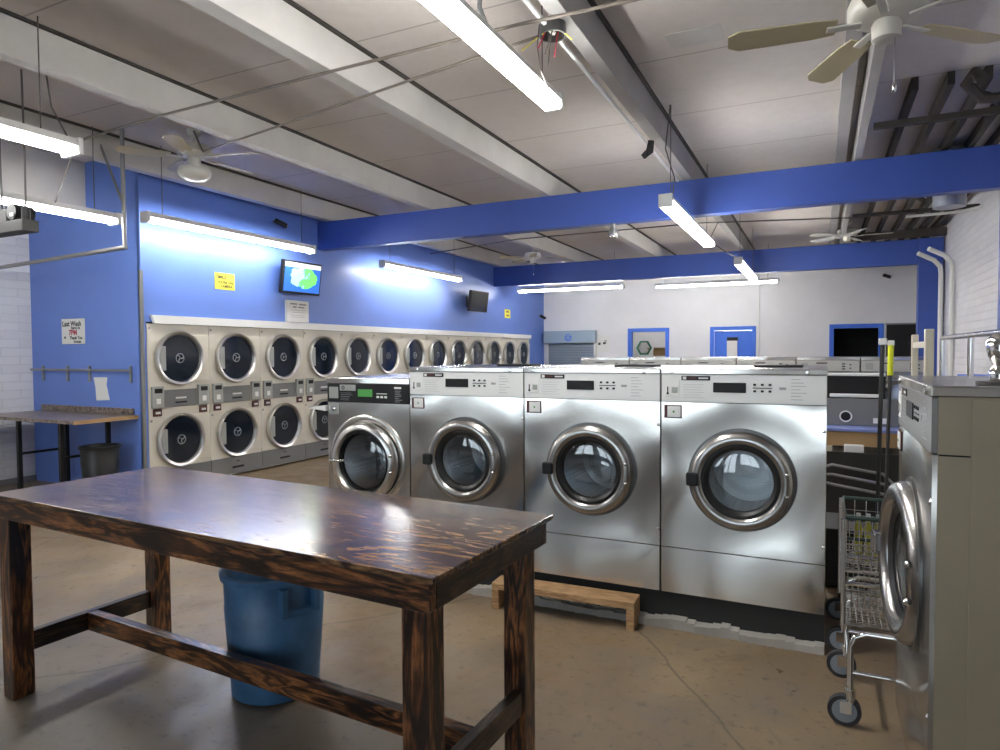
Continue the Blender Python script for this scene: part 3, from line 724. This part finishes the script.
# security cameras
def seccam(loc, rz, label, dome=False):
    t = thing('security_camera', loc, rz, label, 'camera')
    if dome:
        B().cyl((0, 0, 0), (0, 0, -.05), .03).done('mount', M_grey, t); B().lathe([(.04, -.05), (.055, -.09), (.06, -.13), (.045, -.165), (0, -.18)], (0, 0, 0), (0, 0, 1), 20).done('housing', M_grey, t)
        B().lathe([(0, .03), (.02, .02), (.028, 0)], (0, -.045, -.145), (0, -1, -.3), 12).done('lens', M_chrome, t)
    else:
        B().cyl((0, 0, 0), (0, -.06, -.01), .012).done('mount', M_grey, t)
        B().cyl((-.03, -.07, 0), (.10, -.14, -.06), .035).done('housing', M_black, t); B().cyl((.10, -.14, -.06), (.108, -.144, -.064), .03).done('lens', M_chrome, t)
seccam((-2.2, 7.6, 3.01), 0, 'small grey dome camera hanging under the near blue beam', True)
seccam((XD, 6.66, 3.27), PI/2, 'small black camera high on the blue wall above the first dryers')
seccam((XD, 15.85, 2.45), PI/2, 'small black camera at the far end of the blue wall')
seccam((1.2, YF, 3.1), 0, 'small black camera high on the white far wall near the blue column')

# ------------------------------------------------------------------ strip lights
def strip(loc, rz, ln, tubes, label, wires=True, hz=H, wide=.06):
    t = thing('strip_light', loc, rz, label, 'light fixture', 'fluorescent strip lights')
    B().prism([(-ln/2, -wide, .03), (-ln/2, -wide*.6, .085), (-ln/2, wide*.6, .085), (-ln/2, wide, .03)], (ln, 0, 0)).done('housing', M_housing, t)
    ys = [0] if tubes == 1 else [-.045, .045]
    for y in ys: B().cyl((-ln/2+.03, y, 0), (ln/2-.03, y, 0), .019, n=12).done('tube', M_tube, t)
    for sx in (-1, 1):
        B().box(sx*ln/2-.018, sx*ln/2+.018, -wide, wide, -.025, .088, .008).done('end_cap', M_housing, t)
    if wires:
        for sx in (-1, 1): B().tube([(sx*ln*.42, 0, .085), (sx*ln*.42, 0, hz-loc[2]-.002)], .004, 6).done('hanging_wire', M_wire, t)
    return t
LN = 2.44
strip((-4.50, 1.56, 2.86), PI/2, LN, 1, 'lit strip light entering at the upper left corner of the view', wide=.10)
strip((-1.57, 2.84, 3.10), PI/2, LN, 2, 'two-tube strip light overhead, the largest and nearest in the picture')
strip((-6.20, 3.0, 2.80), PI/2, LN, 1, 'lit strip light left of the blue corner, behind the grey motor unit', wide=.08)
strip((-6.16, 5.74, 2.875), PI/2, LN, 1, 'lit strip light along the blue wall over the first dryers')
strip((-6.16, 9.77, 2.875), PI/2, LN, 1, 'lit strip light along the blue wall over the middle dryers')
strip((-5.0, 13.85, 2.89), .0, LN, 1, 'lit strip light before the white far wall, the left one above the shutter')
strip((-2.0, 14.4, 2.90), 0, LN, 1, 'lit strip light before the white far wall, the right one above the closed blue door')
strip((-1.20, 6.95, 2.77), PI/2, LN, 2, 'short-looking two-tube strip light hanging just below the near blue beam')
strip((-1.09, 11.4, 2.79), PI/2, LN, 2, 'smallest two-tube strip light, hanging just before the far blue beam')

# ------------------------------------------------------------------ ceiling fans
def fan(loc, label, blade_m, rod, motor_h=.10, mr=.16, globe=True, a0=0, nb=5, R=.66, ztop=H, chain=False, body=None):
    body = body or M_fanwhite
    t = thing('ceiling_fan', loc, 0, label, 'ceiling fan', 'ceiling fans')
    zc = ztop-loc[2]
    B().lathe([(0, 0), (.065, 0), (.062, -.05), (.035, -.075), (0, -.075)], (0, 0, zc), (0, 0, 1), 24).done('canopy', body, t)
    B().cyl((0, 0, motor_h), (0, 0, zc-.07), .012, n=10).done('downrod', body, t)
    B().lathe([(0, motor_h+.01), (.06, motor_h+.01), (mr*.9, motor_h-.005), (mr, motor_h*.6), (mr, .02), (mr*.85, 0), (mr*.5, -.01), (0, -.01)], (0, 0, 0), (0, 0, 1), 32).done('motor_housing', body, t)
    B().lathe([(.05, -.011), (.06, -.03), (.058, -.09), (.04, -.10), (0, -.10)], (0, 0, 0), (0, 0, 1), 24).done('switch_housing', body, t)
    if globe: B().lathe([(.05, -.10), (.14, -.115), (.152, -.15), (.14, -.19), (.10, -.225), (0, -.245)], (0, 0, 0), (0, 0, 1), 28).done('lamp_shade', M_globe, t)
    for k in range(nb):
        Mx = Matrix.Rotation(a0+2*PI*k/nb, 4, 'Z') @ Matrix.Rotation(.2, 4, 'X')
        bl = B(); outl = [(.20, -.05), (.30, -.062), (R-.05, -.07), (R, -.04), (R, .04), (R-.05, .07), (.30, .062), (.20, .05)]
        bl.prism([tuple(Mx @ Vector((x, y, -.012))) for x, y in outl], Mx.to_3x3() @ Vector((0, 0, .007))); o = bl.done('blade', blade_m, t)
        B().box(.10, .24, -.018, .018, -.022, -.0125, .003, mtx=Mx).done('blade_arm', body, o)
    if chain: B().tube([(.03, -.03, -.10), (.03, -.03, -.30)], .003, 6).lathe([(0, 0), (.008, .01), (.008, .04), (0, .05)], (.03, -.03, -.34), (0, 0, 1), 10).done('pull_chain', M_chrome, t)
fan((-5.45, 4.53, 3.42), 'white ceiling fan with a ribbed lamp globe near the blue corner', M_blade, .2, a0=.25)
fan((.245, 3.42, 2.98), 'large near ceiling fan cut by the top right edge of the picture', M_blade, .5, motor_h=.11, mr=.155, globe=False, a0=-.5, chain=True)
fan((-5.02, 11.85, 3.33), 'small distant ceiling fan above the far end of the dryers', M_blade, .2, globe=False, a0=.1, chain=True)
fan((.37, 12.45, 3.42), 'distant white-bladed ceiling fan beside the roof\'s dark right bay', M_bladew, .2, globe=False, a0=.0)

# ------------------------------------------------------------------ overhead pipes, cables, boxes
def cable(name, pts, rad, m, label, cat='cable', n=6): return tag(B().tube(pts, rad, n).done(name, m), label, cat)
cable('conduit', [(-5.75, 3.62, 3.36), (-4.6, 3.56, 3.375), (-2.82, 3.50, 3.37), (-1.6, 3.50, 3.38), (.6, 3.60, 3.38)], .010, M_conduit, 'thin conduit crossing the whole near ceiling under the joists')
cable('cable', [(-5.42, 4.50, 3.66), (-5.2, 4.42, 3.40), (-4.0, 4.15, 3.375), (-2.52, 3.86, 3.375), (-1.42, 3.72, 3.41)], .009, M_conduit, 'cable running from the left ceiling fan to the overhead junction box')
cable('conduit', [(XD, 10.6, 3.36), (-4.5, 10.0, 3.375), (-1.6, 10.0, 3.38), (.4, 10.6, 3.38)], .010, M_wire, 'thin dark conduit crossing the ceiling between the two blue beams')
cable('conduit', [(-1.44, 1.0, 3.40), (-1.44, 7.5, 3.40)], .016, M_trimwhite, 'pale conduit running along the ceiling joist from the junction box')
jb = thing('junction_box', (-1.42, 3.66, 3.42), 0, 'open round junction box on the ceiling joist with loose wires hanging from it', 'junction box')
B().lathe([(0, 0), (.075, 0), (.08, -.07), (.07, -.07), (.065, -.01)], (0, 0, 0), (0, 0, 1), 16).done('box', M_darkring, jb)
for i in range(6):
    a = i*1.05; p = [(.04*math.cos(a), .04*math.sin(a), -.03)]
    for k in range(1, 5): p.append((p[0][0]*(1+.5*k)-.02*k*(i % 2), p[0][1]*(1+.3*k), -.03-.035*k*(.6+.3*(i % 3))))
    B().tube(p, .004, 5).done('loose_wire', [M_yellow, M_red, M_wire][i % 3], jb)
B().tube([(-.07, -.03, .0), (-.085, -.03, -.12), (-.07, -.02, -.25), (-.03, .0, -.36)], .004, 5).done('loose_wire', M_wire, jb)
cable('cable', [(-1.60, 3.2, 3.66), (-1.62, 3.15, 3.5), (-1.66, 3.2, 3.36), (-1.62, 3.3, 3.19)], .013, M_grey, 'thick grey flexible cable dropping to the nearest strip light')
tag(B().prism([(-1.40, 5.94, 3.395), (-1.37, 5.99, 3.40), (-1.38, 6.0, 3.30), (-1.45, 5.99, 3.25), (-1.47, 5.96, 3.28), (-1.42, 5.95, 3.32)], (.012, 0, 0)).done('hanging_tape', M_blackmatte), 'scrap of black tape dangling from the ceiling joist', 'tape')
cable('cable', [(-1.20, 5.9, 3.66), (-1.25, 5.95, 3.3), (-1.18, 6.0, 3.05), (-1.2, 6.0, 2.86)], .006, M_wire, 'looping dark cable feeding the strip light under the near beam')
cable('cable', [(-1.35, 10.0, 3.37), (-1.50, 10.2, 3.15), (-1.30, 10.35, 3.0), (-1.1, 10.45, 2.88)], .008, M_wire, 'looping dark cable feeding the smallest strip light')
# hanging pipe rail at the left
hr = thing('hanging_rail', (-6.03, 4.2, 0), 0, 'steel pipe rail hung from the ceiling before the blue corner', 'rail')
B().cyl((0, 0, 2.55), (0, 0, 3.399+.27), .020).done('post', M_grey, hr)
B().cyl((0, 0, 2.95), (-.30, -.06, 3.66), .012).done('brace', M_grey, hr)
B().tube([(.02, 0, 2.545), (-2.33, .1, 2.50)], .022, 10).done('horizontal_pipe', M_grey, hr)
# grey motor unit at the left edge
mu = thing('door_motor', (-5.60, 3.0, 2.55), 0, 'grey motor unit with a black drum hanging at the left edge of the view', 'motor')
B().box(-.30, .22, -.06, .06, -.10, -.01, .008).done('bracket_plate', M_dgrey, mu)
B().cyl((.06, -.05, .055), (.06, .09, .055), .062, n=24).done('motor_drum', M_black, mu)
B().box(-.30, -.02, -.04, .05, -.01, .09, .01).done('gearbox', M_dgrey, mu)
B().box(.05, .10, -.058, -.05, .015, .045, .002).done('rating_plate', M_paper, mu)
B().cyl((.16, 0, -.01), (.16, 0, .09), .03, n=14).done('cable_gland', M_black, mu)
B().tube([(.16, 0, .09), (.165, 0, .5), (.155, 0, 1.118)], .008, 6).done('hanging_rod', M_wire, mu)
B().tube([(-.15, 0, .09), (-.16, 0, .6), (-.15, 0, 1.118)], .008, 6).done('hanging_rod', M_wire, mu)
cable('cable', [(-5.0, 2.9, 3.66), (-5.0, 2.95, 3.3), (-5.15, 3.2, 3.08), (-5.6, 3.4, 3.0), (-6.2, 3.66, 2.86)], .007, M_wire, 'grey flexible cable sagging to the strip light left of the blue corner')
# galvanised vent stack in the roof's right bay
vs = thing('vent_stack', (1.2, 8.4, 3.02), 0, 'grey round vent stack hanging in the roof bay behind the near beam', 'vent')
B().lathe([(0, 0), (.15, 0), (.15, .60), (0, .60)], (0, 0, 0), (0, 0, 1), 28).done('duct', M_duct, vs)
B().lathe([(.152, .45), (.26, .50), (.26, .53), (.152, .56)], (0, 0, 0), (0, 0, 1), 28).done('collar', M_darksteel, vs)
cable('hose', [(1.05, 6.0, 3.50), (1.02, 6.1, 3.60), (.98, 6.2, 3.56), (1.1, 6.3, 3.46), (1.4, 6.35, 3.44), (1.8, 6.4, 3.5)], .04, M_darksteel, 'dark rusty hose looped over the roof bar at the upper right', 'hose', 10)
cable('conduit', [(1.0, 10.4, 3.30), (1.6, 10.35, 3.30), (1.8, 10.2, 3.32)], .02, M_trimwhite, 'short pale pipe under the vent stack at the brick wall top', 'pipe')

# ------------------------------------------------------------------ far wall items
sh = thing('roller_shutter', (-5.78, YF, 0), 0, 'grey-blue roller shutter closed over a hatch in the left of the far wall', 'shutter')
B().box(-.70, .68, -.22, 0, 1.74, 2.06, .02).done('hood', M_shutterhood, sh)
cb = B()
for k in range(20): cb.box(-.60, .62, -.10, -.07, .9+.042*k, .9+.042*k+.038, .008, 1)
cb.done('curtain', M_shutter, sh)
for x in (-.66, .62): B().box(x, x+.05, -.12, 0, .9, 1.74, .004).done('guide_rail', M_trimwhite, sh)
lg = B().lathe([(.09, .0), (.09, .004), (.07, .004), (.07, 0)], (-.02, -.221, 1.88), (0, -1, 0), 20, True)
for k in range(3): lg.box(-.08, .04+.02*k, -.224, -.22, 1.83+.035*k, 1.845+.035*k)
lg.done('emblem', M_bluedoor, sh)
nt = thing('notice_sheet', (-4.95, YF-.003, 1.72), 0, 'white notice with small dark marks between the shutter and the blue doorway', 'sign')
B().box(-.16, .16, -.003, .002, -.22, .22).done('sheet', M_paper, nt); B().box(-.12, -.06, -.005, -.003, -.03, .03).box(.0, .08, -.005, -.003, -.01, .04).box(.03, .10, -.005, -.003, .06, .08).done('print', M_ink, nt)
# back room contents
bc = thing('counter', (-3.9, YF+2.1, 0), 0, 'white counter in the back room seen through the blue-framed doorway', 'counter')
B().box(-.9, .9, -.25, .35, 1.36, 1.40, .004).done('countertop', M_trimwhite, bc); B().box(-.85, .85, -.2, .33, 0, 1.359).done('cabinet', M_trimwhite, bc)
mr = thing('framed_mirror', (-4.42, YF+2.1, 1.40), .5, 'green-framed mirror standing inside the back room doorway', 'mirror')
B().lathe([(.22, 0), (.22, .04), (.17, .04), (.17, 0)], (0, 0, .22), (0, -1, 0), 6, True).done('frame', M_greenframe, mr); B().lathe([(0, .01), (.17, .01)], (0, 0, .22), (0, -1, 0), 6).done('glass', M_mirror, mr)
cb = thing('cardboard_box', (-3.98, YF+2.15, 1.40), .3, 'brown open cardboard box on the back room counter', 'box')
B().box(-.18, .18, -.14, .14, 0, .16).done('box_body', M_cardboard, cb); B().prism([(-.18, -.14, .16), (.18, -.14, .16), (.22, -.26, .22), (-.2, -.26, .22)], (0, 0, .005)).done('flap', M_cardboard, cb)
bk = thing('bag', (-3.42, YF+2.1, 1.40), 0, 'dark navy bag at the right of the back room counter', 'bag')
B().lathe([(0, 0), (.14, 0), (.16, .1), (.12, .24), (.05, .30), (0, .31)], (0, 0, 0), (0, 0, 1), 16).done('bag_body', M_navy, bk); B().box(-.06, .12, -.16, -.15, .25, .45, .004).done('tag', M_paper, bk)
strip((-3.85, YF+1.4, 3.2), 0, 1.2, 1, 'unseen small strip light added to brighten the back room', True)  # lamp out of view, added to light the back room

# ------------------------------------------------------------------ behind the front row, right: blue-topped table with things
bt = thing('folding_table', (.62, 7.3, 0), 0, 'blue-topped folding table with wooden edge standing behind the front washers', 'table')
B().box(-.80, .55, -.45, .55, .775, .80, .004).done('tabletop', M_counterblue, bt)
B().box(-.78, .53, -.43, -.40, .64, .774, .003).done('apron', M_tan, bt)
for x in (-.55, .45):
    for y in (-.38, .46): B().box(x-.035, x+.035, y-.035, y+.035, 0, .639 if y < 0 else .774, .003).done('leg', M_cream, bt)
B().cyl((-.58, -.36, .56), (.44, -.36, .56), .012).done('rail', M_chrome, bt)
sm = thing('control_box', (.42, 7.35, .80), 0, 'grey metal cabinet with a round black port lying on the blue-topped table', 'cabinet')
B().box(-.42, .55, -.2, .25, 0, .26, .008).done('cabinet_body', M_greyplate, sm)
B().lathe([(.055, 0), (.055, .01), (.043, .01), (.043, 0)], (-.20, -.2, .09), (0, -1, 0), 24, True).done('port_ring', M_plate, sm)
B().lathe([(0, .006), (.043, .004)], (-.20, -.2, .09), (0, -1, 0), 24).done('port', M_black, sm); B().box(.03, .16, -.204, -.2, .03, .08, .002).done('label_plate', M_plate, sm)
bx = thing('display_case', (.28, 7.35, 1.06), 0, 'black open-fronted case with white top and bottom edges above the blue-topped table', 'case')
B().box(-.27, .27, -.16, .2, .0, .235, .004).done('case_body', M_black, bx)
B().box(-.265, .27, -.185, -.15, .215, .245, .008).done('top_edge', M_trimwhite, bx); B().box(-.20, .22, -.19, -.161, .01, .045, .008).done('bottom_edge', M_trimwhite, bx)
for i, (x, z, s_) in enumerate(((.68, 1.06, .11), (.885, 1.06, .085))):
    tag(B().lathe([(0, 0), (s_*.9, 0), (s_, s_*.4), (s_*.7, s_*.9), (s_*.3, s_*1.2), (0, s_*1.15)], (x, 7.32, z), (0, 0, 1), 14).done('laundry_bundle', M_bluecloth), ['pale blue laundry bundle beside the black case', 'pale blue laundry bundle nearest the right-hand washer'][i], 'laundry')
ub = tag(B().box(.20, .36, 6.80, 6.868, .44, .66, .01).done('utility_box', M_plate), 'pale grey utility box fixed under the apron of the blue-topped table', 'box')
for i in range(3):
    cable('hose', [(-.6, 6.62-.1*i, .014), (-.4, 6.62-.1*i, .30+.08*i), (.1, 6.60-.1*i, .50-.07*i), (.5, 6.62-.1*i, .44-.07*i), (.9, 6.62-.1*i, .014)], .014, M_greyplate, ['grey hose sagging under the blue-topped table, highest of three', 'grey hose sagging under the blue-topped table, middle of three', 'grey hose sagging under the blue-topped table, lowest of three'][i], 'hose')
cc = thing('blue_bench', (1.52, 4.9, 0), 0, 'blue-topped bench against the white brick wall beyond the right-hand washer', 'bench')
B().box(-.30, .32, -.5, 3.0, 1.20, 1.28, .006).done('benchtop', M_bluedoor, cc); B().box(-.2, .3, -.4, 2.9, 0, 1.199).done('bench_body', M_greyplate, cc)
struct('trim_43', B().box(-.18, 1.0, 6.72, 6.76, 0, .60), M_blackmatte)  # black board added to make the space under the blue-topped table dark
tag(B().prism([(.02, 4.7, .01), (.40, 4.7, .01), (.43, 4.7, .36), (-.01, 4.7, .36)], (0, .42, 0)).box(-.03, .45, 4.67, 5.15, .361, .39, .006).done('added_dark_crate', M_blackmatte), 'added black lidded crate darkening the floor behind the front washers', 'crate')  # crate added for its dark tone in the gap behind the carts
# mops
def mop(x, y, h, m2, label, sleeve):
    t = thing('mop', (x, y, 0), 0, label, 'mop')
    B().cyl((0, 0, .10), (.02, 0, h), .012, n=10).done('handle', M_dgrey, t)
    bb = B()
    for k in range(22):
        a = k*2*PI/22; bb.tube([(.01*math.cos(a), .01*math.sin(a), .14), (.05*math.cos(a), .05*math.sin(a), .07), (.09*math.cos(a), .09*math.sin(a), .01)], .009, 5)
    bb.done('mop_head', M_mop, t)
    if sleeve: B().cyl((.019, 0, h-.22), (.0205, 0, h-.003), .019, n=12).done('grip', M_yellowp, t)
    B().box(.0, .042, -.015, .015, h-.01, h+.03, .006).done('cap', M_trimwhite, t)
mop(.30, 4.42, 1.56, None, 'grey-handled mop with white clip, left of the yellow-gripped one', False)
mop(.43, 5.50, 1.56, None, 'mop with bright yellow grip standing behind the right-hand washer', True)
# cream post racks and chrome rail
for i, (x, y, h, s_) in enumerate(((.42, 3.95, 1.60, .017), (.43, 3.42, 1.615, .018))):
    pass
pr = thing('hanger_rack', (.44, 3.81, 0), 0, 'cream two-post garment rack of a laundry cart behind the right-hand washer', 'rack')
B().box(-.015, .015, .225, .255, .03, 1.60, .004).done('post', M_cream, pr); B().box(-.018, .018, -.278, -.242, .03, 1.615, .004).done('post', M_cream, pr)
B().box(-.010, .010, -.241, .224, 1.53, 1.56, .003).done('crossbar', M_cream, pr)
B().box(-.03, .03, -.31, .30, 0, .03, .004).done('foot', M_cream, pr)
gr = thing('chrome_rail', (.83, 4.1, 0), 0, 'chrome tube rail on posts running before the white brick wall', 'rail')
B().tube([(0, -.5, 1.61), (0, 1.93, 1.61)], .018, 10).done('top_bar', M_chrome, gr)
for y in (-.45, .84, 1.9): B().cyl((0, y, 0), (0, y, 1.6), .018).done('post', M_chrome, gr)
# chrome fitting on the right machine
cf = thing('chrome_dispenser', (.43, 2.16, 1.4275), 0, 'small chrome dispenser on a dark foot on top of the right-hand washer', 'dispenser')
B().lathe([(0, 0), (.055, 0), (.055, .008), (0, .008)], (0, 0, 0), (0, 0, 1), 20).done('foot', M_darksteel, cf)
B().lathe([(.025, .008), (.03, .03), (.018, .05), (.03, .075), (.036, .11), (.02, .135), (0, .14)], (0, 0, 0), (0, 0, 1), 20).done('body', M_chrome, cf)

# ------------------------------------------------------------------ laundry carts
def cart(loc, label, trimm, up=True):
    t = thing('laundry_cart', loc, 0, label, 'cart', 'wire laundry carts')
    L_, W_ = .62, .44      # x length, y width
    fr = B(); zf = .385
    for y in (0, W_): fr.tube([(0, y, .14), (0, y, zf-.06), (.015, y, zf-.02), (.055, y, zf), (L_-.055, y, zf), (L_-.015, y, zf-.02), (L_, y, zf-.06), (L_, y, .14)], .0125, 8)
    fr.tube([(0, 0, .22), (L_, 0, .22)], .010, 8).tube([(0, W_, .22), (L_, W_, .22)], .010, 8).tube([(0, 0, .22), (0, W_, .22)], .010, 8).tube([(L_, 0, .22), (L_, W_, .22)], .010, 8)
    fr.tube([(-.03, .01, .40), (-.03, .01, .84)], .008, 8).tube([(-.03, W_-.01, .40), (-.03, W_-.01, .84)], .008, 8) if up else None
    fr.done('frame', M_chrome, t)
    def basket(z0, z1, gx, m, tm):
        bb = B(); x0, x1, y0, y1 = -.02, L_+.0, .02, W_-.02
        for z in (z0, z1): bb.tube([(x0, y0, z), (x1, y0, z), (x1, y1, z), (x0, y1, z)], .005, 6, True)
        nz = int((z1-z0)/gx)
        for k in range(1, nz): bb.tube([(x0, y0, z0+(z1-z0)*k/nz), (x1, y0, z0+(z1-z0)*k/nz), (x1, y1, z0+(z1-z0)*k/nz), (x0, y1, z0+(z1-z0)*k/nz)], .0022, 4, True)
        nx = int((x1-x0)/gx); ny = int((y1-y0)/gx)
        for k in range(nx+1):
            x = x0+(x1-x0)*k/nx; bb.tube([(x, y0, z1), (x, y0, z0), (x, y1, z0), (x, y1, z1)], .0022, 4)
        for k in range(1, ny):
            y = y0+(y1-y0)*k/ny; bb.tube([(x0, y, z1), (x0, y, z0), (x1, y, z0), (x1, y, z1)], .0022, 4)
        o = bb.done('basket', m, t)
        B().tube([(x0, y0, z1), (x1, y0, z1), (x1, y1, z1), (x0, y1, z1)], .009, 6, True).done('rim', tm, o)
    basket(.405, .575, .022 if up else .05, M_chrome, M_chrome if up else trimm)
    if up: basket(.63, .845, .045, M_chrome, trimm)
    for x in (0, L_):
        for y in (0, W_):
            c = B().cyl((x, y, .10), (x, y, .15), .02, n=12).box(x-.006-.03, x+.006-.0, y-.022, y-.018, .055, .105).box(x-.036, x+.006, y+.018, y+.022, .055, .105).done('caster', M_chrome, t)
            B().cyl((x-.02, y-.014, .062), (x-.02, y+.014, .062), .062, n=28).done('tyre', M_tyre, c)
            B().cyl((x-.02, y-.016, .062), (x-.02, y+.016, .062), .046, n=24).done('wheel_hub', M_wheel, c)
    return t
cart((.12, 2.99, 0), 'chrome wire laundry cart on casters nearest the camera, beside the right-hand washer', M_cartcoat)
cart((.12, 3.72, 0), 'chrome wire laundry cart with dark rim standing deeper in the aisle', M_cartcoat, False)
bo = [(.155, .115), (.20, .10), (.245, .11)]
for i, (x, h) in enumerate(bo):
    o = thing('soap_bottle', (x+.03, 3.90, .412), 0, ['leftmost of the three small yellow soap bottles in the deeper cart', 'middle of the three small yellow soap bottles in the deeper cart', 'rightmost of the three small yellow soap bottles in the deeper cart'][i], 'bottle', 'yellow soap bottles')
    B().lathe([(0, 0), (.018, 0), (.02, .18), (.012, .21), (.008, .23)], (0, 0, 0), (0, 0, 1), 12).done('bottle_body', mat('yellow_soap', (.5, .45, .03), .3), o); B().lathe([(.009, .23), (.011, .26), (0, .26)], (0, 0, 0), (0, 0, 1), 10).done('cap', M_paper, o)
